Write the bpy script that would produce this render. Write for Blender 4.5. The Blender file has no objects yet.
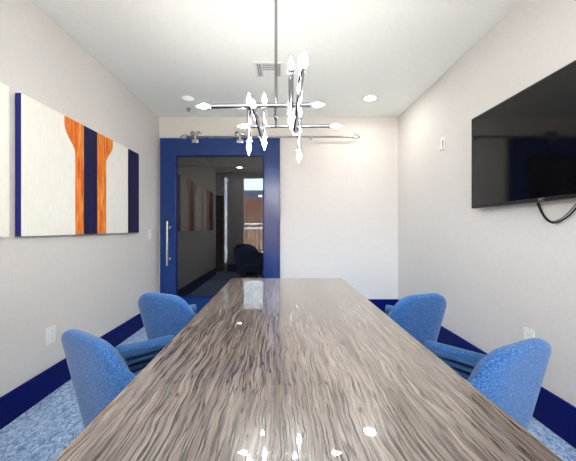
import bpy, bmesh, math, random
from mathutils import Vector, Matrix
random.seed(7)
C = bpy.context.scene.collection
S = bpy.context.scene
PI = math.pi
HC = 1.215          # camera height
FZ = 0.02           # floor level
XL, XR, YB, YR, ZC = -1.676, 1.608, 3.957, -0.13, 2.74   # room faces

# ------------------------------------------------------------------ camera
cam = bpy.data.cameras.new('camera'); cam.lens = 18.0; cam.sensor_width = 36.0
cam.shift_x = 7/576; cam.shift_y = -2.5/576
cam.clip_start = 0.02
co = bpy.data.objects.new('camera', cam); C.objects.link(co)
co.location = (0, 0, HC); co.rotation_euler = (PI/2, 0, 0)
S.camera = co
# ------------------------------------------------------------------ view
S.view_settings.view_transform = 'Standard'
S.view_settings.look = 'None'
S.view_settings.gamma = 1.0
S.view_settings.use_curve_mapping = False
S.view_settings.exposure = 0.75
# ------------------------------------------------------------------ world: bright sky with soft clouds
W = bpy.data.worlds.new('sky'); S.world = W; W.use_nodes = True
nt = W.node_tree; nt.nodes.clear()
out = nt.nodes.new('ShaderNodeOutputWorld'); bg = nt.nodes.new('ShaderNodeBackground')
tc = nt.nodes.new('ShaderNodeTexCoord'); nz = nt.nodes.new('ShaderNodeTexNoise'); rp = nt.nodes.new('ShaderNodeValToRGB')
nz.inputs['Scale'].default_value = 2.2; nz.inputs['Detail'].default_value = 5
rp.color_ramp.elements[0].position = .42; rp.color_ramp.elements[0].color = (.62, .78, 1.0, 1)
rp.color_ramp.elements[1].position = .62; rp.color_ramp.elements[1].color = (1.0, 1.0, 1.0, 1)
nt.links.new(tc.outputs['Generated'], nz.inputs['Vector']); nt.links.new(nz.outputs['Fac'], rp.inputs['Fac'])
nt.links.new(rp.outputs['Color'], bg.inputs['Color']); nt.links.new(bg.outputs['Background'], out.inputs['Surface'])
bg.inputs['Strength'].default_value = 10.5
# ------------------------------------------------------------------ sun (falls over the roof onto the yard) and window portal
sl = bpy.data.lights.new('sun', 'SUN'); sl.energy = 17.0; sl.angle = 0.02; sl.color = (1, .98, .95)
so = bpy.data.objects.new('sun', sl); C.objects.link(so); so.rotation_euler = (math.radians(-32), math.radians(12), 0)
pl = bpy.data.lights.new('window_portal', 'AREA'); pl.shape = 'RECTANGLE'; pl.size = 2.5; pl.size_y = 2.5
pl.cycles.is_portal = True
po = bpy.data.objects.new('window_portal', pl); C.objects.link(po); po.location = (0.19, YR-.16, 1.36); po.rotation_euler = (PI/2, 0, 0)
CAN_W = 4.0

# ------------------------------------------------------------------ material helpers
def lin(c):
    return tuple(((v/255)/12.92 if v/255 <= .04045 else ((v/255+.055)/1.055)**2.4) for v in c) + (1,)
def mat(name, rgb=(200, 200, 200), rough=.5, metal=0., coat=0., spec=.5, emit=0., sheen=0.):
    m = bpy.data.materials.new(name); m.use_nodes = True
    b = m.node_tree.nodes['Principled BSDF']
    b.inputs['Base Color'].default_value = lin(rgb); b.inputs['Roughness'].default_value = rough
    b.inputs['Metallic'].default_value = metal; b.inputs['Coat Weight'].default_value = coat
    b.inputs['Coat Roughness'].default_value = .03
    b.inputs['Specular IOR Level'].default_value = spec; b.inputs['Sheen Weight'].default_value = sheen
    if emit:
        b.inputs['Emission Color'].default_value = lin(rgb); b.inputs['Emission Strength'].default_value = emit
    return m
def noise_color(m, stops, scale=(1, 1, 1), nscale=5, detail=4, rough=.55, dist=0., bump=0., bdist=.002, coord='Object'):
    t = m.node_tree; N = t.nodes; L = t.links; b = N['Principled BSDF']
    tc = N.new('ShaderNodeTexCoord'); mp = N.new('ShaderNodeMapping'); nz = N.new('ShaderNodeTexNoise'); r = N.new('ShaderNodeValToRGB')
    mp.inputs['Scale'].default_value = scale
    nz.inputs['Scale'].default_value = nscale; nz.inputs['Detail'].default_value = detail
    nz.inputs['Roughness'].default_value = rough; nz.inputs['Distortion'].default_value = dist
    e = r.color_ramp.elements
    while len(e) < len(stops): e.new(.5)
    for i, (p, c) in enumerate(stops): e[i].position = p; e[i].color = lin(c)
    L.new(tc.outputs[coord], mp.inputs['Vector']); L.new(mp.outputs[0], nz.inputs['Vector'])
    L.new(nz.outputs['Fac'], r.inputs['Fac']); L.new(r.outputs['Color'], b.inputs['Base Color'])
    if bump:
        bp = N.new('ShaderNodeBump'); bp.inputs['Strength'].default_value = bump; bp.inputs['Distance'].default_value = bdist
        L.new(nz.outputs['Fac'], bp.inputs['Height']); L.new(bp.outputs[0], b.inputs['Normal'])
    return m
def glass(name, tint, boost=1.0, rough=0.0):
    m = bpy.data.materials.new(name); m.use_nodes = True; t = m.node_tree; N = t.nodes; L = t.links; N.clear()
    o = N.new('ShaderNodeOutputMaterial'); mx = N.new('ShaderNodeMixShader'); tr = N.new('ShaderNodeBsdfTransparent')
    gl = N.new('ShaderNodeBsdfGlossy'); fr = N.new('ShaderNodeFresnel'); fr.inputs['IOR'].default_value = 1.72
    tr.inputs['Color'].default_value = tint + (1,); gl.inputs['Roughness'].default_value = rough
    gl.inputs['Color'].default_value = (boost, boost, boost, 1)
    L.new(fr.outputs[0], mx.inputs[0]); L.new(tr.outputs[0], mx.inputs[1]); L.new(gl.outputs[0], mx.inputs[2]); L.new(mx.outputs[0], o.inputs[0])
    return m

M = {}
M['wall'] = noise_color(mat('wall_paint', rough=.7, spec=.25), [(.3, (219, 216, 211)), (.7, (223, 220, 215))], nscale=40, bump=.05, bdist=.0006)
M['ceil'] = noise_color(mat('ceiling_paint', rough=.85, spec=.2), [(.3, (243, 245, 238)), (.7, (247, 249, 242))], nscale=40, bump=.04, bdist=.0006)
M['navy'] = mat('navy_trim_paint', (1, 14, 96), .45, spec=.15)
M['doorblue'] = noise_color(mat('blue_door_paint', rough=.25), [(.3, (8, 44, 104)), (.7, (12, 54, 118))], scale=(1, 1, .25), nscale=4, detail=3)
M['white'] = mat('white_plastic', (240, 240, 238), .35)
M['whitetrim'] = mat('white_trim_paint', (225, 226, 226), .4)
M['slot'] = mat('grey_slot', (150, 150, 148), .6)
M['vent_dark'] = mat('vent_shadow_grey', (120, 120, 118), .7)
M['chrome'] = mat('polished_chrome', (158, 159, 162), .10, 1.)
M['steel'] = mat('brushed_steel', (205, 203, 198), .25, 1.)
M['dark_metal'] = mat('black_metal', (28, 28, 30), .4, .6)
M['black'] = mat('black_plastic', (14, 14, 16), .35)
M['screen'] = mat('black_screen', (6, 6, 9), .06, spec=.45)
M['logo'] = mat('silver_logo', (190, 190, 195), .3, .6)
M['rail_steel'] = mat('satin_rail_steel', (150, 146, 140), .3, 1.)
M['rubber'] = mat('black_rubber', (18, 18, 18), .6)
M['bulb'] = mat('lit_bulb', (255, 252, 248), .3, emit=130)
M['lens'] = mat('lit_lens', (255, 253, 244), .3, emit=9)
M['lens_dim'] = mat('dim_lens', (236, 238, 232), .4, emit=.35)
M['socket'] = mat('candle_socket', (225, 226, 228), .18, .85)
M['carpet'] = noise_color(mat('blue_carpet', rough=.95, spec=.1, sheen=.2),
    [(.36, (72, 108, 166)), (.46, (126, 160, 208)), (.54, (172, 200, 232)), (.64, (214, 228, 244))],
    scale=(1, .55, 1), nscale=46, detail=6, rough=.78, dist=1.2, bump=.5, bdist=.004)
def fabric(name, a, b_, c):
    m = noise_color(mat(name, rough=.9, spec=.15, sheen=.25), [(.34, a), (.5, b_), (.66, c)], nscale=190, detail=3, rough=.7, bump=.5, bdist=.0015)
    return m
M['fabric'] = fabric('blue_heather_fabric', (28, 64, 116), (46, 92, 148), (84, 132, 184))
M['leather'] = noise_color(mat('black_upholstery', rough=.5), [(.3, (10, 10, 13)), (.7, (18, 18, 22))], nscale=60)
M['hall'] = mat('hall_unlit_wall', (44, 40, 38), .8)  # darkness of the unlit hall is put into this colour
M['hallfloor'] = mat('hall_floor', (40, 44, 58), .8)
M['brown'] = noise_color(mat('brown_door_wood', rough=.45), [(.3, (84, 58, 42)), (.7, (104, 74, 54))], scale=(14, 14, 1), nscale=3)
M['fence'] = noise_color(mat('cedar_fence_wood', rough=.8), [(.3, (104, 70, 54)), (.7, (138, 98, 78))], scale=(9, 9, 1), nscale=3)
M['fence_pale'] = noise_color(mat('weathered_picket_wood', rough=.8), [(.3, (140, 112, 88)), (.7, (184, 158, 132))], scale=(9, 9, 1), nscale=3)
M['yard'] = noise_color(mat('yard_bounce_concrete', rough=.9), [(.3, (203, 206, 200)), (.7, (222, 225, 218))], nscale=8)  # kept pale so the ground bounces daylight up to the ceiling
M['roof'] = noise_color(mat('dark_roof_shingle', rough=.9), [(.3, (40, 46, 58)), (.7, (66, 72, 84))], nscale=14)
M['siding'] = mat('pale_siding', (190, 186, 178), .8)
M['glassdoor'] = glass('dark_door_glass', (.4, .4, .41))
M['winglass'] = glass('clear_window_glass', (.97, .98, .98))
# paint of the canvases
M['c_white'] = noise_color(mat('cream_canvas_paint', rough=.6), [(.3, (240, 238, 226)), (.7, (247, 246, 236))], scale=(1, 5, 1), nscale=14, detail=5, bump=.15, bdist=.001)
M['c_blue'] = noise_color(mat('indigo_canvas_paint', rough=.5), [(.35, (10, 8, 46)), (.62, (18, 16, 74)), (.74, (44, 46, 108))], scale=(1, 4, .6), nscale=9, detail=6, bump=.4, bdist=.002)
M['c_orange'] = noise_color(mat('orange_canvas_paint', rough=.5), [(.3, (206, 78, 20)), (.5, (238, 124, 32)), (.66, (252, 182, 88))], scale=(1, 6, .5), nscale=9, detail=6, dist=.8, bump=.4, bdist=.002)
M['c_edge'] = mat('cobalt_canvas_edge', (16, 26, 120), .5)

# table: wavy grained top under a clear gloss
def table_mat():
    m = mat('grained_table_top', rough=.25, spec=.5, coat=0.0)
    t = m.node_tree; N = t.nodes; L = t.links; b = N['Principled BSDF']
    b.inputs['Coat Weight'].default_value = 1.0; b.inputs['Coat IOR'].default_value = 1.75; b.inputs['Coat Roughness'].default_value = .015
    tc = N.new('ShaderNodeTexCoord')
    wmap = N.new('ShaderNodeMapping'); wmap.inputs['Scale'].default_value = (2.2, 1.3, 1)
    warp = N.new('ShaderNodeTexNoise'); warp.inputs['Scale'].default_value = 2.6; warp.inputs['Detail'].default_value = 3
    L.new(tc.outputs['Object'], wmap.inputs[0]); L.new(wmap.outputs[0], warp.inputs['Vector'])
    vm = N.new('ShaderNodeVectorMath'); vm.operation = 'MULTIPLY_ADD'; vm.inputs[1].default_value = (.05, .0, 0)
    L.new(warp.outputs['Color'], vm.inputs[0]); L.new(tc.outputs['Object'], vm.inputs[2])
    w2 = N.new('ShaderNodeTexNoise'); w2.inputs['Scale'].default_value = 10; w2.inputs['Detail'].default_value = 2
    L.new(tc.outputs['Object'], w2.inputs['Vector'])
    vm2 = N.new('ShaderNodeVectorMath'); vm2.operation = 'MULTIPLY_ADD'; vm2.inputs[1].default_value = (.012, .0, 0)
    L.new(w2.outputs['Color'], vm2.inputs[0]); L.new(vm.outputs[0], vm2.inputs[2])
    def streak(sx, sy, stops, det=3, r=.6):
        mp = N.new('ShaderNodeMapping'); mp.inputs['Scale'].default_value = (sx, sy, 1)
        n = N.new('ShaderNodeTexNoise'); n.inputs['Scale'].default_value = 1; n.inputs['Detail'].default_value = det; n.inputs['Roughness'].default_value = r
        rr = N.new('ShaderNodeValToRGB'); e = rr.color_ramp.elements
        while len(e) < len(stops): e.new(.5)
        for i, (p, c) in enumerate(stops): e[i].position = p; e[i].color = lin(c)
        L.new(vm2.outputs[0], mp.inputs[0]); L.new(mp.outputs[0], n.inputs['Vector']); L.new(n.outputs['Fac'], rr.inputs[0])
        return rr
    base = streak(90, 4.0, [(.32, (104, 93, 85)), (.5, (141, 130, 122)), (.68, (166, 156, 148))], 5, .68)
    dark = streak(200, 4.5, [(.37, (60, 55, 54)), (.46, (255, 255, 255))], 4, .7)
    broad = streak(5.5, .5, [(.34, (188, 176, 168)), (.6, (255, 255, 255))], 2, .5)
    W_ = (255, 255, 255); K_ = (62, 56, 54)
    vein = streak(34, 1.3, [(.385, W_), (.40, K_), (.415, W_), (.485, W_), (.50, K_), (.515, W_), (.585, W_), (.60, K_), (.615, W_)], 3, .5)
    m0 = N.new('ShaderNodeMixRGB'); m0.blend_type = 'MULTIPLY'; m0.inputs[0].default_value = .95
    m1 = N.new('ShaderNodeMixRGB'); m1.blend_type = 'MULTIPLY'; m1.inputs[0].default_value = .85
    m2 = N.new('ShaderNodeMixRGB'); m2.blend_type = 'MULTIPLY'; m2.inputs[0].default_value = .6
    L.new(base.outputs[0], m0.inputs[1]); L.new(vein.outputs[0], m0.inputs[2]); L.new(m0.outputs[0], m1.inputs[1]); L.new(dark.outputs[0], m1.inputs[2])
    L.new(m1.outputs[0], m2.inputs[1]); L.new(broad.outputs[0], m2.inputs[2]); L.new(m2.outputs[0], b.inputs['Base Color'])
    return m
M['table'] = table_mat()
M['tablebase'] = noise_color(mat('dark_table_base', rough=.5), [(.3, (52, 44, 40)), (.7, (72, 62, 56))], scale=(12, 12, 1), nscale=3)

# ------------------------------------------------------------------ mesh helpers
def box(bm, x0, x1, y0, y1, z0, z1, bev=0.0, seg=2):
    r = bmesh.ops.create_cube(bm, size=1.0)
    vs = r['verts']
    for v in vs:
        v.co = Vector(((x0+x1)/2+v.co.x*(x1-x0), (y0+y1)/2+v.co.y*(y1-y0), (z0+z1)/2+v.co.z*(z1-z0)))
    if bev > 0:
        es = list({e for v in vs for e in v.link_edges})
        bmesh.ops.bevel(bm, geom=es, offset=bev, segments=seg, affect='EDGES', profile=.5)
def frame_of(d):
    d = d.normalized(); a = Vector((0, 0, 1)) if abs(d.z) < .9 else Vector((1, 0, 0))
    u = d.cross(a).normalized(); return u, d.cross(u).normalized()
def lathe(bm, p, d, prof, n=20, caps=True):
    """rings of (distance along d, radius) from point p"""
    p = Vector(p); d = Vector(d).normalized(); u, w = frame_of(d); rings = []
    for t, r in prof:
        rings.append([bm.verts.new(p+d*t+(u*math.cos(2*PI*k/n)+w*math.sin(2*PI*k/n))*max(r, 1e-5)) for k in range(n)])
    for a, b in zip(rings, rings[1:]):
        for k in range(n): bm.faces.new((a[k], a[(k+1) % n], b[(k+1) % n], b[k]))
    if caps:
        bm.faces.new(list(reversed(rings[0]))); bm.faces.new(rings[-1])
def tube(bm, a, b, r, n=16):
    a = Vector(a); b = Vector(b); lathe(bm, a, b-a, [(0, r), ((b-a).length, r)], n)
def path(bm, pts, r, n=8, closed=False):
    pts = [Vector(p) for p in pts]; rings = []; m = len(pts)
    up = Vector((0.13, 0.2, 1)).normalized()
    for i, p in enumerate(pts):
        if closed: d = pts[(i+1) % m]-pts[i-1]
        else: d = pts[min(i+1, m-1)]-pts[max(i-1, 0)]
        d.normalize(); u = d.cross(up).normalized(); w = d.cross(u).normalized()
        rings.append([bm.verts.new(p+(u*math.cos(2*PI*k/n)+w*math.sin(2*PI*k/n))*r) for k in range(n)])
    rr = rings+[rings[0]] if closed else rings
    for a, b in zip(rr, rr[1:]):
        for k in range(n): bm.faces.new((a[k], a[(k+1) % n], b[(k+1) % n], b[k]))
    if not closed:
        bm.faces.new(list(reversed(rings[0]))); bm.faces.new(rings[-1])
def obj(name, bm, m, parent=None, smooth=False, loc=None):
    bmesh.ops.recalc_face_normals(bm, faces=bm.faces)
    me = bpy.data.meshes.new(name); bm.to_mesh(me); bm.free()
    for x in (m if isinstance(m, (list, tuple)) else [m]): me.materials.append(x)
    if smooth:
        for p in me.polygons: p.use_smooth = True
        try: me.set_sharp_from_angle(angle=math.radians(smooth if smooth is not True else 40))
        except Exception: pass
    o = bpy.data.objects.new(name, me); C.objects.link(o)
    if parent: o.parent = parent
    if loc: o.location = loc
    return o
def B(*boxes, bev=0.0):
    bm = bmesh.new()
    for b in boxes: box(bm, *b, bev=bev)
    return bm
def tag(o, label, cat, group=None, kind=None):
    o['label'] = label; o['category'] = cat
    if group: o['group'] = group
    if kind: o['kind'] = kind
    return o
def thing(name, label, cat, loc=(0, 0, 0), rz=0, group=None):
    o = bpy.data.objects.new(name, None); C.objects.link(o); o.location = loc; o.rotation_euler = (0, 0, rz)
    o.empty_display_size = .1
    return tag(o, label, cat, group)
def struct(name, bm, m, parent=None, label=None, smooth=False):
    o = obj(name, bm, m, parent, smooth)
    if not parent: o['kind'] = 'structure'
    if label: o['label'] = label
    return o
def dup(root, loc, rz, label):
    r = root.copy(); C.objects.link(r); r.location = loc; r.rotation_euler = (0, 0, rz); r['label'] = label
    for ch in list(root.children):
        c = ch.copy(); C.objects.link(c); c.parent = r
        for g in ch.children:
            d = g.copy(); C.objects.link(d); d.parent = c
    return r

# ================================================================== THE ROOM
AX = -2.45      # far side of the recess beside the back-left corner of the room
struct('floor', B((AX-.1, XR+.1, YR-.12, YB+.12, FZ-.1, FZ)), M['carpet'], label='light blue mottled carpet')
struct('ceiling', B((AX-.1, XR+.1, YR-.12, YB+.12, ZC, ZC+.12)), M['ceil'], label='smooth off white ceiling')
struct('wall_left', B((XL-.1, XL, .37, YB, FZ, ZC), (AX-.1, AX, YR, .47, FZ, ZC), (AX, XL-.1, .37, .47, FZ, ZC)), M['wall'], label='pale grey painted left wall')
struct('wall_right', B((XR, XR+.1, YR-.12, YB+.12, FZ, ZC)), M['wall'], label='pale grey painted right wall')
DX0, DX1, DZ = -1.50, -.13, 2.33
struct('wall_back', B((XL-.1, DX0, YB, YB+.12, FZ, ZC), (DX1, XR, YB, YB+.12, FZ, ZC), (DX0, DX1, YB, YB+.12, DZ, ZC)), M['wall'], label='pale grey painted far wall')
WX0, WX1, WZ0, WZ1 = -1.07, 1.45, .10, 2.63
struct('wall_front', B((AX, -1.56, YR-.12, YR, FZ, ZC), (-1.475, WX0, YR-.12, YR, FZ, ZC), (-1.56, -1.475, YR-.12, YR, FZ, .25), (-1.56, -1.475, YR-.12, YR, 2.62, ZC), (WX1, XR, YR-.12, YR, FZ, ZC), (WX0, WX1, YR-.12, YR, WZ1, ZC), (WX0, WX1, YR-.12, YR, FZ, WZ0)), M['wall'], label='wall behind the viewer, around the window')
# baseboards
BH = .205; BT = .016
struct('baseboard_left', B((XL, XL+BT, .37, YB, FZ, BH), bev=.002), M['navy'], label='tall navy baseboard along the left wall')
struct('baseboard_right', B((XR-BT, XR, YR, YB, FZ, .238), bev=.002), M['navy'], label='tall navy baseboard along the right wall')
struct('baseboard_back', B((-.10, XR-BT, YB-BT, YB, FZ, .238), bev=.002), M['navy'], label='tall navy baseboard right of the sliding door')
struct('baseboard_front', B((-1.47, WX0-.02, YR, YR+BT, FZ, .22), (WX1+.02, XR-BT, YR, YR+BT, FZ, .22), bev=.002), M['navy'], label='navy baseboard beside the window')
# passage behind the glass door, its lack of light put into dark colours
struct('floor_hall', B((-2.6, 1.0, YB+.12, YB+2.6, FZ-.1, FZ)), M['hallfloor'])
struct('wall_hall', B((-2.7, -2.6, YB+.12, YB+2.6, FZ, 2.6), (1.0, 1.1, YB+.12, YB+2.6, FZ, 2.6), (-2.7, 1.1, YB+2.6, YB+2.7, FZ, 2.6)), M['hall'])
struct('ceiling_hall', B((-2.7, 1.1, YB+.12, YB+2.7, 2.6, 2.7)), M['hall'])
# window behind the viewer
w1 = thing('window_1', 'tall window in the wall behind the viewer, reflected in the glass door', 'window', (0, 0, 0)); w1['kind'] = 'structure'
fr = .045
obj('window_frame', B((WX0, WX0+fr, YR-.10, YR-.03, WZ0, WZ1), (WX1-fr, WX1, YR-.10, YR-.03, WZ0, WZ1), (WX0, WX1, YR-.10, YR-.03, WZ0, WZ0+fr),
    (WX0, WX1, YR-.10, YR-.03, WZ1-fr, WZ1), ((WX0+WX1)/2-.03, (WX0+WX1)/2+.03, YR-.10, YR-.03, WZ0+fr, WZ1-fr)), M['whitetrim'], w1)
for a, b in ((WX0+fr, (WX0+WX1)/2-.03), ((WX0+WX1)/2+.03, WX1-fr)):
    obj('window_pane', B((a, b, YR-.068, YR-.062, WZ0+fr, WZ1-fr)), M['winglass'], w1)
fg = bpy.data.materials.new('frosted_glass'); fg.use_nodes = True; fN = fg.node_tree.nodes; fN.clear()
fo_ = fN.new('ShaderNodeOutputMaterial'); ft = fN.new('ShaderNodeBsdfTranslucent'); ft.inputs['Color'].default_value = (.86, .92, .96, 1); fg.node_tree.links.new(ft.outputs[0], fo_.inputs[0])
w2 = thing('window_2', 'narrow frosted sidelight behind the viewer, a pale strip in the glass door', 'window'); w2['kind'] = 'structure'
obj('frosted_pane', B((-1.556, -1.479, YR-.07, YR-.06, .252, 2.618)), fg, w2)
# plain door in the recess, with its white casing
d2 = bpy.data.objects.new('door_2', None); C.objects.link(d2); d2['kind'] = 'structure'; d2['label'] = 'brown door with a white casing behind the viewer'; d2['category'] = 'door'
obj('door_leaf', B((-2.36, -1.57, YR+.002, YR+.04, FZ+.01, 2.1), bev=.003), M['brown'], d2)
obj('door_casing', B((-2.44, -2.37, YR, YR+.03, FZ, 2.62), bev=.003), M['whitetrim'], d2)

# ================================================================== SLIDING DOOR AND RAIL
PY0, PY1 = 3.865, 3.91
door = bpy.data.objects.new('door_1', None); C.objects.link(door); door.location = (-.82, PY1, FZ)
door['kind'] = 'structure'; door['label'] = 'royal blue framed sliding door with one large dark glass pane'; door['category'] = 'door'
def dpart(name, bm, m, parent=door, smooth=False):
    bm.transform(Matrix.Translation((.82, -PY1, -FZ))); return obj(name, bm, m, parent, smooth)
px0, px1, gx0, gx1, pz0, pz1, gz0, gz1 = -1.626, -.013, -1.412, -.228, FZ+.012, 2.424, .275, 2.19
frm = B((px0, gx0, PY0, PY1, pz0, pz1), (gx1, px1, PY0, PY1, pz0, pz1), (gx0, gx1, PY0, PY1, gz1, pz1), (gx0, gx1, PY0, PY1, pz0, gz0), bev=.003)
dpart('door_frame', frm, M['doorblue'])
dpart('glass_pane', B((gx0-.006, gx1+.006, 3.882, 3.890, gz0-.006, gz1+.006)), M['glassdoor'])
bd = .014
dpart('glazing_bead', B((gx0, gx0+bd, 3.868, 3.881, gz0, gz1), (gx1-bd, gx1, 3.868, 3.881, gz0, gz1), (gx0+bd, gx1-bd, 3.868, 3.881, gz1-bd, gz1), (gx0+bd, gx1-bd, 3.868, 3.881, gz0, gz0+bd)), M['navy'])
hb = bmesh.new(); lathe(hb, (-1.492, 3.775, .718), (0, 0, 1), [(0, .010), (.003, .014), (.586, .014), (.589, .010)], 18)
h = dpart('door_handle', hb, M['steel'], smooth=True)
for z in (.80, 1.222):
    b_ = bmesh.new(); tube(b_, (-1.492, 3.780, z), (-1.492, PY0+.004, z), .009, 14); lathe(b_, (-1.492, PY0-.006, z), (0, 1, 0), [(0, .016), (.007, .018)], 14)
    b_.transform(Matrix.Translation((.82, -PY1, -FZ))); obj('handle_post', b_, M['steel'], h, True)
for xh in (-1.145, -.548):      # roller hangers riding on the rail
    b_ = bmesh.new()
    box(b_, xh-.045, xh+.045, 3.842, 3.864, 2.352, 2.40, bev=.004)
    box(b_, xh-.014, xh+.014, 3.842, 3.850, 2.39, 2.475, bev=.002)
    box(b_, xh-.050, xh+.050, 3.842, 3.850, 2.463, 2.487, bev=.003)
    hg = dpart('roller_hanger', b_, M['steel'], smooth=True)
    for s in (-1, 1):
        b2 = bmesh.new()
        lathe(b2, (xh+s*.04, 3.850, 2.482), (0, 1, 0), [(0, .026), (.003, .030), (.008, .030), (.012, .022), (.018, .022), (.022, .030), (.027, .030), (.030, .026)], 24)
        b2.transform(Matrix.Translation((.82, -PY1, -FZ))); obj('roller_wheel', b2, M['chrome'], hg, True)
RZ = 2.440; RY = 3.865
rail = thing('sliding_door_rail', 'thin steel rail along the far wall carrying the blue sliding door', 'rail', (-.15, YB, RZ))
def rpart(name, bm, m):
    bm.transform(Matrix.Translation((.15, -YB, -RZ))); return obj(name, bm, m, rail, True)
b_ = bmesh.new(); tube(b_, (-1.25, RY, RZ), (.955, RY, RZ), .012, 16); rpart('rail_bar', b_, M['rail_steel'])
for x in (-1.0, -.30, .415):
    b_ = bmesh.new(); tube(b_, (x, RY, RZ), (x, YB-.004, RZ), .009, 12); lathe(b_, (x, YB-.012, RZ), (0, 1, 0), [(0, .018), (.012, .020)], 16)
    lathe(b_, (x-.012, RY, RZ), (1, 0, 0), [(0, .016), (.024, .016)], 16); rpart('rail_standoff', b_, M['steel'])
for s, x in ((1, .955), (-1, -1.25)):
    b_ = bmesh.new(); lathe(b_, (x-s*.01, RY, RZ), (s, 0, 0), [(0, .013), (.004, .020), (.020, .020), (.026, .012)], 16)
    pts = [(x+s*(.050+.040*math.cos(a)), RY, RZ+.026*math.sin(a)*(1-.25*math.cos(a))) for a in [2*PI*k/28 for k in range(28)]]
    path(b_, pts, .0055, 8, closed=True)
    lathe(b_, (x+s*.086, RY, RZ), (s, 0, 0), [(0, .009), (.012, .009), (.024, .003)], 12)
    rpart('rail_finial', b_, M['rail_steel'])

# ================================================================== CONFERENCE TABLE
TX0, TX1, TY0, TY1, TZ = -.428, .533, .16, 2.517, .778
tb = thing('conference_table', 'long rectangular conference table with glossy grey-brown wavy grain', 'table', ((TX0+TX1)/2, (TY0+TY1)/2, FZ))
off = Matrix.Translation((-(TX0+TX1)/2, -(TY0+TY1)/2, -FZ))
bm = B((TX0, TX1, TY0, TY1, TZ-.05, TZ), bev=.003); bm.transform(off); obj('tabletop', bm, M['table'], tb)
bm = B((TX0+.16, TX1-.16, TY0+.14, TY1-.14, TZ-.11, TZ-.05)); bm.transform(off); obj('apron', bm, M['tablebase'], tb)
for y in (.55, 2.10):
    bm = B((-.09, .20, y-.16, y+.16, FZ+.03, TZ-.11), bev=.006); bm.transform(off); lg = obj('pedestal', bm, M['tablebase'], tb)
    bm = B((-.16, .27, y-.22, y+.22, FZ, FZ+.03), bev=.004); bm.transform(off); obj('foot_plate', bm, M['dark_metal'], lg)

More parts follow.
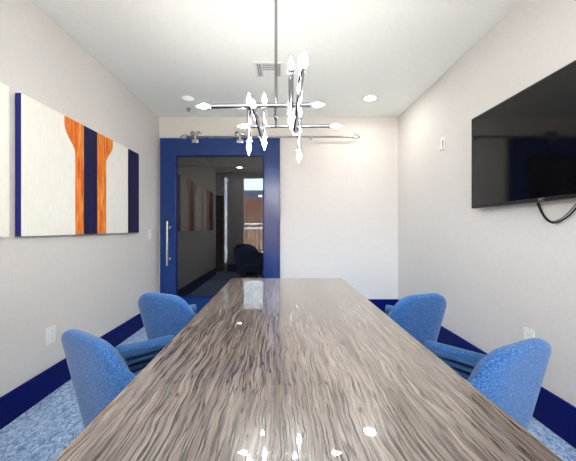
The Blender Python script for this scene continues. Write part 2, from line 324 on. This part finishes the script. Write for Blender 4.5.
# ================================================================== TUB CHAIRS
def plan(n, Wd, Dp, ex=4.0, splay=-.02):
    L_ = Dp*.55; k = 2/ex; res = []
    for i in range(n):
        t = -1+2*i/(n-1)
        a = max(-1, min(1, t/.6))*PI/2
        x = math.copysign(abs(math.sin(a))**k, math.sin(a))*Wd/2
        y = -abs(math.cos(a))**k*(Dp-L_)
        e = max(0, min(1, (abs(t)-.6)/.4))*L_
        x *= 1+splay*e/L_; y += e - (L_-(Dp-L_))/2
        res.append((t, x, y))
    return res
def make_chair(name, label, fab, group, Wd=.552, Dp=.592, zb=.806, z1=.612, za=.575, tb_=.02, te=.62, tp=.232):
    t = thing(name, label, 'chair', (0, 0, 0), 0, group)
    n = 81; P = plan(n, Wd, Dp); th = .058; zbot = .30; zin = .43
    F = FZ
    nrm = []
    for i in range(n):
        a = P[max(i-1, 0)]; b = P[min(i+1, n-1)]
        d = Vector((b[1]-a[1], b[2]-a[2])).normalized(); nrm.append(Vector((-d.y, d.x)))   # inward
    def rim(tt):
        h = max(0, min(1, (abs(tt)-tb_)/(te-tb_))); h = .7*h*h*(3-2*h)+.3*h**1.5
        return zb+(z1-zb)*h+(za-z1)*max(0, (abs(tt)-te)/(1-te))
    def sc(z, zr): return max(.58, 1-tp*(zr-z)/(zr-.40))
    def profile(i, shrink=0.0):
        tt, x, y = P[i]; zr = rim(tt); r = th/2; pts = []
        def pt(inw, z):
            s = sc(min(z, zr), zr); q = Vector((x, y))*s+nrm[i]*inw
            return Vector((q.x, q.y, z-F))
        for k in range(9):
            pts.append(pt(0, zbot+(zr-r-zbot)*k/8))
        for k in range(1, 8):
            a = PI*k/8; pts.append(pt(r-r*math.cos(a), zr-r+r*math.sin(a)))
        for k in range(9):
            pts.append(pt(th, zr-r-(zr-r-zbot)*k/8))
        if shrink:
            c = sum(pts, Vector())/len(pts)
            # shrink across thickness only
            for j in range(len(pts)//2):
                q = len(pts)-1-j; m_ = (pts[j]+pts[q])/2
                pts[j] = m_+(pts[j]-m_)*(1-shrink); pts[q] = m_+(pts[q]-m_)*(1-shrink)
        return pts
    bm = bmesh.new(); rings = []
    seq = [(0, .85, .026), (0, .45, .020), (0, .15, .010)]+[(i, 0, 0) for i in range(n)]+[(n-1, .15, .010), (n-1, .45, .020), (n-1, .85, .026)]
    for i, shk, fwd in seq:
        pp = profile(i, shk); e = Vector((P[i][1]-P[1 if i == 0 else n-2][1], P[i][2]-P[1 if i == 0 else n-2][2], 0)).normalized()
        if fwd: pp = [q+e*fwd-Vector((0, 0, fwd*.3*(max(0, (q.z-.2))*2))) for q in pp]
        rings.append([bm.verts.new(q) for q in pp])
    m_ = len(rings[0])
    for a, b in zip(rings, rings[1:]):
        for k in range(m_): bm.faces.new((a[k], a[(k+1) % m_], b[(k+1) % m_], b[k]))
    bm.faces.new(rings[0]); bm.faces.new(list(reversed(rings[-1])))
    shell = obj('backrest_shell', bm, fab, t, smooth=60)
    # inner lining with horizontal padded channels
    bm = bmesh.new(); rows = []; NCH = 5; K = 50
    for i in range(1, n-1):
        tt, x, y = P[i]; zr = rim(tt)-.030; row = []
        for k in range(K+1):
            f = k/K; z = zr-(zr-zin)*f
            bul = .004+.024*abs(math.sin(PI*f*NCH))**.6
            s = sc(z, rim(tt)); q = Vector((x, y))*s+nrm[i]*(th-.006+bul); row.append(bm.verts.new((q.x, q.y, z-F)))
        rows.append(row)
    for a, b in zip(rows, rows[1:]):
        for k in range(K): bm.faces.new((a[k], a[k+1], b[k+1], b[k]))
    r = bmesh.ops.solidify(bm, geom=bm.faces[:], thickness=.004)
    obj('channel_lining', bm, fab, t, smooth=70)
    # seat cushion
    bm = bmesh.new(); rings = []
    full = [Vector((x, y)) for _, x, y in P]
    prof = [(.36, .60), (.375, .635), (.45, .655), (.475, .64), (.487, .58), (.492, .40), (.494, .05)]
    for z, s in prof:
        rings.append([bm.verts.new((q.x*s, q.y*s+.005, z-F)) for q in full])
    for a, b in zip(rings, rings[1:]):
        for k in range(len(a)): bm.faces.new((a[k], a[(k+1) % len(a)], b[(k+1) % len(a)], b[k]))
    bm.faces.new(list(reversed(rings[0]))); bm.faces.new(rings[-1])
    obj('seat', bm, fab, t, smooth=60)
    # underframe and four legs
    b_ = bmesh.new(); lathe(b_, (0, 0, .28-F), (0, 0, 1), [(0, .13), (.02, .15), (.085, .15)], 24); obj('underframe', b_, M['dark_metal'], t, True)
    for sx, sy in ((-1, -1), (1, -1), (1, 1), (-1, 1)):
        b_ = bmesh.new(); a = Vector((sx*.10, sy*.10, .30-F)); e = Vector((sx*.19, sy*.19, .0))
        lathe(b_, e, a-e, [(0, .010), (.004, .011), ((a-e).length, .015)], 12); obj('leg', b_, M['dark_metal'], t, True)
    return t
def face(side, th): # heading of a chair that faces the table, turned towards the far wall by th
    fx = math.cos(th)*(-side); fd = math.sin(th); return math.atan2(-fx, fd)
G = 'blue tub chairs around the conference table'
ch = make_chair('tub_chair', 'blue heather tub chair with padded channels at left table side, nearest the viewer', M['fabric'], G)
ch.location = (-.617, 1.340, FZ); ch.rotation_euler = (0, 0, face(-1, 1.006))
dup(ch, (.748, 1.271, FZ), face(1, 1.14), 'blue heather tub chair with padded channels at right table side, nearest the viewer')
dup(ch, (-.640, 2.047, FZ), face(-1, 1.14), 'blue heather tub chair at left table side, in front of the sliding glass door')
dup(ch, (.779, 2.030, FZ), face(1, 1.19), 'blue heather tub chair at right table side, nearest the far wall')
bk = make_chair('black_tub_chair', 'black tub chair by the window, seen only as reflection in the glass door', M['leather'], None, Wd=.58, Dp=.56, zb=.79, za=.62, tp=.12)
bk.location = (-.93, .25, FZ); bk.rotation_euler = (0, 0, math.radians(-20))

# ================================================================== PAINTINGS
def painting(y0, y1, bands, label, edge_near):
    zt, zb = 2.065, 1.163; xf = XL+.042; xw = XL+.004
    p = thing('canvas_painting', label, 'painting', (XL, (y0+y1)/2, zb), 0, 'stretched canvases on the left wall')
    T = Matrix.Translation((-XL, -(y0+y1)/2, -zb))
    mats = [M['c_white'], M['c_orange'], M['c_blue'], M['c_edge']]
    bm = bmesh.new(); nz_ = 24
    # boundaries: list of (bottom position, flare amount at the top, flare height)
    bounds = [(y0, 0, 0)]+bands['b']+[(y1, 0, 0)]
    def edge(b):
        yb, fl, fh = b; pts = []
        for k in range(nz_+1):
            z = zb+(zt-zb)*k/nz_; u = 0 if not fl else max(0, (z-(zt-fh))/fh)
            sm = math.sin(min(1, u*1.35)*PI/2)**1.4 if u else 0
            pts.append(Vector((xf, yb+fl*sm, z)))
        return pts
    cols = [[bm.verts.new(q) for q in edge(b)] for b in bounds]
    for i, mi in enumerate(bands['m']):
        for k in range(nz_):
            f = bm.faces.new((cols[i][k], cols[i+1][k], cols[i+1][k+1], cols[i][k+1])); f.material_index = mi
    # sides and back carry the paint over the edge
    bv = [[bm.verts.new((xw, v.co.y, v.co.z)) for v in (c[0], c[-1])] for c in cols]
    for i, mi in enumerate(bands['m']):
        f = bm.faces.new((cols[i][-1], cols[i+1][-1], bv[i+1][1], bv[i][1])); f.material_index = mi
        f = bm.faces.new((cols[i][0], bv[i][0], bv[i+1][0], cols[i+1][0])); f.material_index = mi
        f = bm.faces.new((bv[i][0], bv[i][1], bv[i+1][1], bv[i+1][0])); f.material_index = 0
    f = bm.faces.new(cols[0]+[bv[0][1], bv[0][0]]); f.material_index = edge_near
    f = bm.faces.new(list(reversed(cols[-1]))+[bv[-1][0], bv[-1][1]]); f.material_index = bands['m'][-1]
    bm.transform(T); obj('canvas', bm, mats, p)
    for za_ in (zb+.02, zt-.05):
        b_ = B((XL+.0005, XL+.0035, y0+.02, y1-.02, za_, za_+.03)); b_.transform(T); obj('stretcher_bar', b_, M['brown'], p)
painting(1.811, 3.313, dict(b=[(2.287, -.115, .24), (2.386, 0, 0), (2.561, 0, 0), (2.693, .105, .22), (3.075, 0, 0)], m=[0, 1, 2, 1, 0, 2]),
    'wide cream canvas with orange and indigo vertical stripes and one indigo end band', 3)
painting(.82, 1.732, dict(b=[(1.19, 0, 0), (1.42, .09, .22)], m=[2, 1, 0]),
    'cream canvas cut off by the left edge of the photo', 3)

# ================================================================== TELEVISION
TVX = 1.54; ty0, ty1, tz0, tz1 = 1.07, 2.328, 1.372, 2.093
tv = thing('television', 'large black flat screen television mounted on the right wall', 'television', (XR, (ty0+ty1)/2, (tz0+tz1)/2))
T = Matrix.Translation((-XR, -(ty0+ty1)/2, -(tz0+tz1)/2))
def tpart(name, bm, m, smooth=False, parent=None):
    bm.transform(T); return obj(name, bm, m, parent or tv, smooth)
bz = .010
tpart('housing', B((TVX+.004, TVX+.036, ty0, ty1, tz0, tz1), (TVX+.036, TVX+.055, ty0+.2, ty1-.2, tz0+.05, tz1-.2), bev=.003), M['black'])
tpart('bezel', B((TVX-.001, TVX+.006, ty0, ty0+bz, tz0, tz1), (TVX-.001, TVX+.006, ty1-bz, ty1, tz0, tz1), (TVX-.001, TVX+.006, ty0+bz, ty1-bz, tz1-bz, tz1), (TVX-.003, TVX+.006, ty0+bz, ty1-bz, tz0, tz0+.022), bev=.001), M['black'])
tpart('screen', B((TVX+.001, TVX+.0045, ty0+bz, ty1-bz, tz0+.022, tz1-bz)), M['screen'])
tpart('wall_mount', B((TVX+.055, XR, (ty0+ty1)/2-.25, (ty0+ty1)/2+.25, 1.55, 1.9)), M['dark_metal'])
cu = bpy.data.curves.new('logo', 'FONT'); cu.body = 'JVC'; cu.size = .026; cu.extrude = .0006; cu.align_x = 'CENTER'; cu.align_y = 'CENTER'
tmp = bpy.data.objects.new('logo_tmp', cu); C.objects.link(tmp)
dg = bpy.context.evaluated_depsgraph_get(); me = bpy.data.meshes.new_from_object(tmp.evaluated_get(dg)); bpy.data.objects.remove(tmp)
me.transform(Matrix(((0, 0, -1, 0), (-1, 0, 0, 0), (0, 1, 0, 0), (0, 0, 0, 1)))); me.transform(Matrix.Translation((TVX-.0042-XR, 1.70-(ty0+ty1)/2, tz0+.011-(tz0+tz1)/2)))
me.materials.append(M['logo']); lo = bpy.data.objects.new('logo', me); C.objects.link(lo); lo.parent = tv; lo['label'] = 'silver lettering'
def cord(name, label, ctrl, r):
    pts = []; n = len(ctrl)
    for i in range(n-1):
        p0, p1, p2, p3 = (Vector(ctrl[max(i-1, 0)]), Vector(ctrl[i]), Vector(ctrl[i+1]), Vector(ctrl[min(i+2, n-1)]))
        for k in range(8):
            t = k/8; pts.append(.5*((2*p1)+(p2-p0)*t+(2*p0-5*p1+4*p2-p3)*t*t+(3*p1-p0-3*p2+p3)*t**3))
    pts.append(Vector(ctrl[-1])); b_ = bmesh.new(); path(b_, pts, r, 8)
    return obj(name, b_, M['rubber'], None, True)
def wp(x, y, X=1.592):   # a point on the wall side where the cord hangs
    d = X*288/(x-281); return (X, d, HC-(y-228)*d/288)
c1 = cord('television_cable', '', [wp(536.5, 198), wp(538.5, 206), wp(543, 215), wp(549, 221.5), wp(556, 222.5), wp(566, 218), wp(576, 208.5), wp(584, 197)], .0048)
tag(c1, 'black cable looping down beneath the television', 'cable')
c2 = cord('thin_television_cable', '', [wp(538, 198, 1.600), wp(540, 206, 1.600), wp(545, 216, 1.600), wp(552, 221.3, 1.600), wp(561, 218.5, 1.600), wp(569, 212, 1.600), wp(579, 200, 1.600)], .0022)
tag(c2, 'thinner dark wire hanging just inside the black television cable loop', 'cable')

# ================================================================== WALL PLATES
def plate(name, label, cat, wall, y, z, w=.075, h=.12, style='outlet'):
    s = 1 if wall == 'L' else -1; X = XL if wall == 'L' else XR
    t = thing(name, label, cat, (X, y, z))
    def bb(x0, x1, y0, y1, z0, z1): return (min(s*x0, s*x1), max(s*x0, s*x1), y0, y1, z0, z1)
    obj('cover_plate', B(bb(0, .007, -w/2, w/2, -h/2, h/2), bev=.002), M['white'], t)
    if style == 'outlet':
        for dz in (-.024, .024):
            o = obj('socket', B(bb(.006, .0095, -.017, .017, dz-.016, dz+.016), bev=.0012), M['white'], t)
            obj('slot', B(bb(.0092, .0100, -.009, -.006, dz-.004, dz+.007), bb(.0092, .0100, .006, .009, dz-.004, dz+.007)), M['slot'], o)
    elif style == 'switch':
        obj('rocker', B(bb(.006, .011, -.017, .017, -.034, .034), bev=.0015), M['white'], t)
    else:
        obj('inset', B(bb(.006, .009, -.015, .012, -.038, .036), bev=.001), M['slot'], t)
        obj('bracket', B(bb(.006, .028, -w/2+.006, w/2-.006, -h/2+.004, -h/2+.018), bb(.006, .020, -w/2+.004, -w/2+.014, -h/2+.01, h/2-.01), bev=.002), M['white'], t)
plate('light_switch', 'white rocker light switch on the left wall beside the sliding door', 'light switch', 'L', 3.67, 1.135, .08, .125, 'switch')
plate('power_outlet', 'white power outlet low on the left wall', 'power outlet', 'L', 2.095, .437, .082, .125)
plate('power_outlet', 'white power outlet on the right wall, half hidden by a chair back', 'power outlet', 'R', 1.862, .503, .075, .12)
plate('wall_control', 'small white wall control high on the right wall, left of the television', 'wall control', 'R', 2.85, 2.050, .085, .125, 'control')

# ================================================================== CEILING FIXTURES
def downlight(x, y, label, lens, group=None, power=0):
    t = thing('recessed_light', label, 'ceiling light', (x, y, ZC), 0, group)
    b_ = bmesh.new(); lathe(b_, (0, 0, 0), (0, 0, -1), [(0, .066), (.001, .092), (.004, .092), (.007, .086), (.006, .066)], 36, caps=False)
    obj('trim_ring', b_, M['white'], t, True)
    b_ = bmesh.new(); lathe(b_, (0, 0, -.001), (0, 0, -1), [(0, .066), (.003, .066), (.0045, .045), (.005, .004)], 36); obj('lens', b_, lens, t, True)
    if power:
        l = bpy.data.lights.new('downlight', 'AREA'); l.shape = 'DISK'; l.size = .13; l.energy = power; l.color = (1, .95, .88)
        o = bpy.data.objects.new('downlight', l); C.objects.link(o); o.parent = t; o.location = (0, 0, -.012)
LG = 'recessed ceiling lights'
downlight(1.043, 3.38, 'round recessed ceiling light, brightly lit, at the right near the far wall', M['lens'], LG, CAN_W)
downlight(-1.088, 3.38, 'round recessed ceiling light with a dim lens, above the sliding door', M['lens_dim'], LG, 0)
downlight(-1.04, .55, 'round recessed ceiling light seen reflected in the glass door', M['lens'], LG, CAN_W)
downlight(1.043, .55, 'unseen recessed ceiling light beyond the top of the frame, kept for its light', M['lens'], LG, CAN_W)  # unseen fourth light, kept in for the light it gives
sp = thing('fire_sprinkler', 'small grey sprinkler head on ceiling behind the dim recessed light', 'sprinkler', (-1.185, 3.69, ZC))
b_ = bmesh.new(); lathe(b_, (0, 0, 0), (0, 0, -1), [(0, .034), (.004, .034), (.008, .026)], 24); obj('escutcheon', b_, M['steel'], sp, True)
b_ = bmesh.new(); lathe(b_, (0, 0, -.006), (0, 0, -1), [(0, .010), (.018, .008), (.020, .020), (.023, .020)], 16); obj('nozzle', b_, M['slot'], sp, True)
# air vent
v = thing('air_vent', 'square white louvred air vent on the ceiling behind the chandelier rod', 'air vent', (-.118, 2.778, ZC))
q = .135
obj('vent_frame', B((-q, q, -q, -q+.022, -.008, 0), (-q, q, q-.022, q, -.008, 0), (-q, -q+.022, -q+.022, q-.022, -.008, 0), (q-.022, q, -q+.022, q-.022, -.008, 0),
    (-.066, -.058, -q+.022, q-.022, -.007, 0), (.058, .066, -q+.022, q-.022, -.007, 0), bev=.0015), M['white'], v)
obj('vent_backing', B((-q+.02, q-.02, -q+.02, q-.02, -.002, -.0005)), M['vent_dark'], v)
def slat(c, axis, L_, w=.017, tilt=.6):
    b_ = bmesh.new(); box(b_, -w/2, w/2, -L_/2, L_/2, -.0006, .0006)
    b_.transform(Matrix.Rotation(tilt, 4, 'Y'))
    if axis == 'x': b_.transform(Matrix.Rotation(PI/2, 4, 'Z'))
    b_.transform(Matrix.Translation(c)); return b_
for i in range(8):
    yy = -q+.034+i*.0285
    if i < 4: obj('slat', slat((0, yy, -.009), 'x', .112, .009, .2), M['white'], v)
    else: obj('slat', slat((0, yy, -.009), 'x', .112, .027, .1), M['white'], v)
for s in (-1, 1):
    for i in range(3): obj('slat', slat((s*(.074+i*.0165), -.006, -.009), 'y', .215, .006, s*.3), M['white'], v)

# ================================================================== CHANDELIER
cx, cy = -.032, 1.83
cz = thing('chandelier', 'polished chrome chandelier of crossed rods with lit candle bulbs, above the table', 'chandelier', (cx, cy, ZC))
T = Matrix.Translation((-cx, -cy, -ZC))
def cpart(name, bm, m, parent=cz, smooth=True):
    bm.transform(T); return obj(name, bm, m, parent, smooth)
b_ = bmesh.new(); lathe(b_, (cx, cy, ZC), (0, 0, -1), [(0, .062), (.006, .064), (.018, .062), (.024, .045), (.028, .014), (.05, .011)], 32); cpart('ceiling_canopy', b_, M['chrome'])
ZE = HC+.700
b_ = bmesh.new(); tube(b_, (cx, cy, ZC-.03), (cx, cy, ZE), .0095, 16); cpart('downrod', b_, M['chrome'])
R_ = .0128
def bar(a, b, bulbs=(1, 1), r=R_):
    a = Vector(a); b = Vector(b); d = (b-a).normalized()
    b_ = bmesh.new(); tube(b_, a, b, r, 20); br = cpart('arm_tube', b_, M['chrome'])
    for p, dd, on in ((a, -d, bulbs[0]), (b, d, bulbs[1])):
        if not on: continue
        b_ = bmesh.new(); lathe(b_, p, dd, [(-.004, r*1.15), (.0, r*1.5), (.004, r*1.5), (.006, r*.9), (.014, .0085)], 18); cpart('socket', b_, M['socket'], br)
        b_ = bmesh.new(); lathe(b_, p+dd*.013, dd, [(0, .006), (.008, .0095), (.018, .0130), (.027, .0132), (.038, .0098), (.050, .0050), (.062, .0016), (.066, .0006)], 18); cpart('bulb', b_, M['bulb'], br)
def P3(px, py, d): return ((px-281)/288*d, d, HC+(228-py)/288*d)
dA, dB = 1.62, 2.05
bar(P3(210.5, 106.2, dA), P3(310.5, 104.8, dA))                 # long front horizontal rod
bar(P3(249, 126.3, dB), P3(330.5, 126.0, dB))                   # long rear horizontal rod
def dbar(px, py, px2, py2, e):                                 # rods that run away from the viewer
    d1 = e*288/(228-py); d2 = e*288/(228-py2)
    bar(((px-281)/288*d1, d1, HC+e), ((px2-281)/288*d2, d2, HC+e))
dbar(253, 105.5, 262, 137.5, .665)
dbar(302.8, 64, 295.2, 131, .62)
bar(P3(249, 107, 1.645), P3(249, 141, 1.645))
bar(P3(264.5, 106, 1.78), P3(264.5, 137, 1.78))
bar(P3(291, 72.5, 1.42), P3(291, 113, 1.42))
bar(P3(299.5, 119, 1.80), P3(299.2, 150, 1.80))
b_ = bmesh.new(); tube(b_, (cx, dA, HC+.690), (cx, dB, HC+.716), .008, 14); lathe(b_, (cx, cy, HC+.69), (0, 0, 1), [(0, .010), (.003, .016), (.03, .016), (.033, .010)], 18); cpart('cross_rod', b_, M['chrome'])

# ================================================================== OUTSIDE THE WINDOW BEHIND THE VIEWER
struct('ground', B((-9, 9, -14, YR-.14, FZ-.16, FZ-.06)), M['yard'], label='paved yard outside the window, made pale to bounce daylight inside')
YF = -3.6
fn = thing('wooden_fence', 'tall reddish cedar fence outside, seen reflected in the glass door', 'fence', (0, YF, FZ-.06))
b_ = bmesh.new()
for i in range(60):
    x = -4.5+i*.15; box(b_, x, x+.143, -.012, .012, 0.02, 2.42+random.uniform(-.01, .01))
obj('board_panel', b_, M['fence'], fn)
obj('fence_rail', B((-4.5, 4.5, .012, .05, 2.25, 2.34), (-4.5, 4.5, .012, .05, .3, .39)), M['fence'], fn)
for x in (-4.5, -2.1, .3, 2.7):
    obj('fence_post', B((x, x+.09, -.11, -.012, 0, 2.5)), M['fence'], fn)
gt = thing('picket_railing', 'pale weathered picket railing in front of the cedar fence, seen reflected', 'railing', (0, YF+1.0, FZ-.06))
b_ = bmesh.new()
for i in range(40): box(b_, -3+i*.15, -3+i*.15+.07, -.012, .012, .05, 1.38)
obj('picket', b_, M['fence_pale'], gt); gt.children[0].name = 'picket_panel'
obj('top_rail', B((-3, 3, -.03, .03, 1.38, 1.43), (-3, 3, .012, .04, 1.22, 1.28)), M['whitetrim'], gt)
obj('railing_post', B((-3.05, -2.96, -.04, .04, 0, 1.45)), M['fence_pale'], gt); obj('railing_post', B((2.96, 3.05, -.04, .04, 0, 1.45)), M['fence_pale'], gt)
hs = thing('neighbouring_building', 'building with dark roof beyond the fence, seen reflected in the glass door', 'building', (-1, -9, FZ-.06))
obj('wall', B((-5, 5, -1.5, 1.5, 0, 2.4)), M['siding'], hs)
b_ = bmesh.new()
vs = [b_.verts.new(c) for c in ((-5.3, -1.9, 2.4), (5.3, -1.9, 2.4), (5.3, 1.9, 2.4), (-5.3, 1.9, 2.4), (-3.9, 0, 3.45), (3.9, 0, 3.45))]
for f in ((0, 1, 2, 3), (0, 4, 5, 1), (3, 2, 5, 4), (0, 3, 4), (1, 5, 2)): b_.faces.new([vs[i] for i in f])
obj('roof', b_, M['roof'], hs)
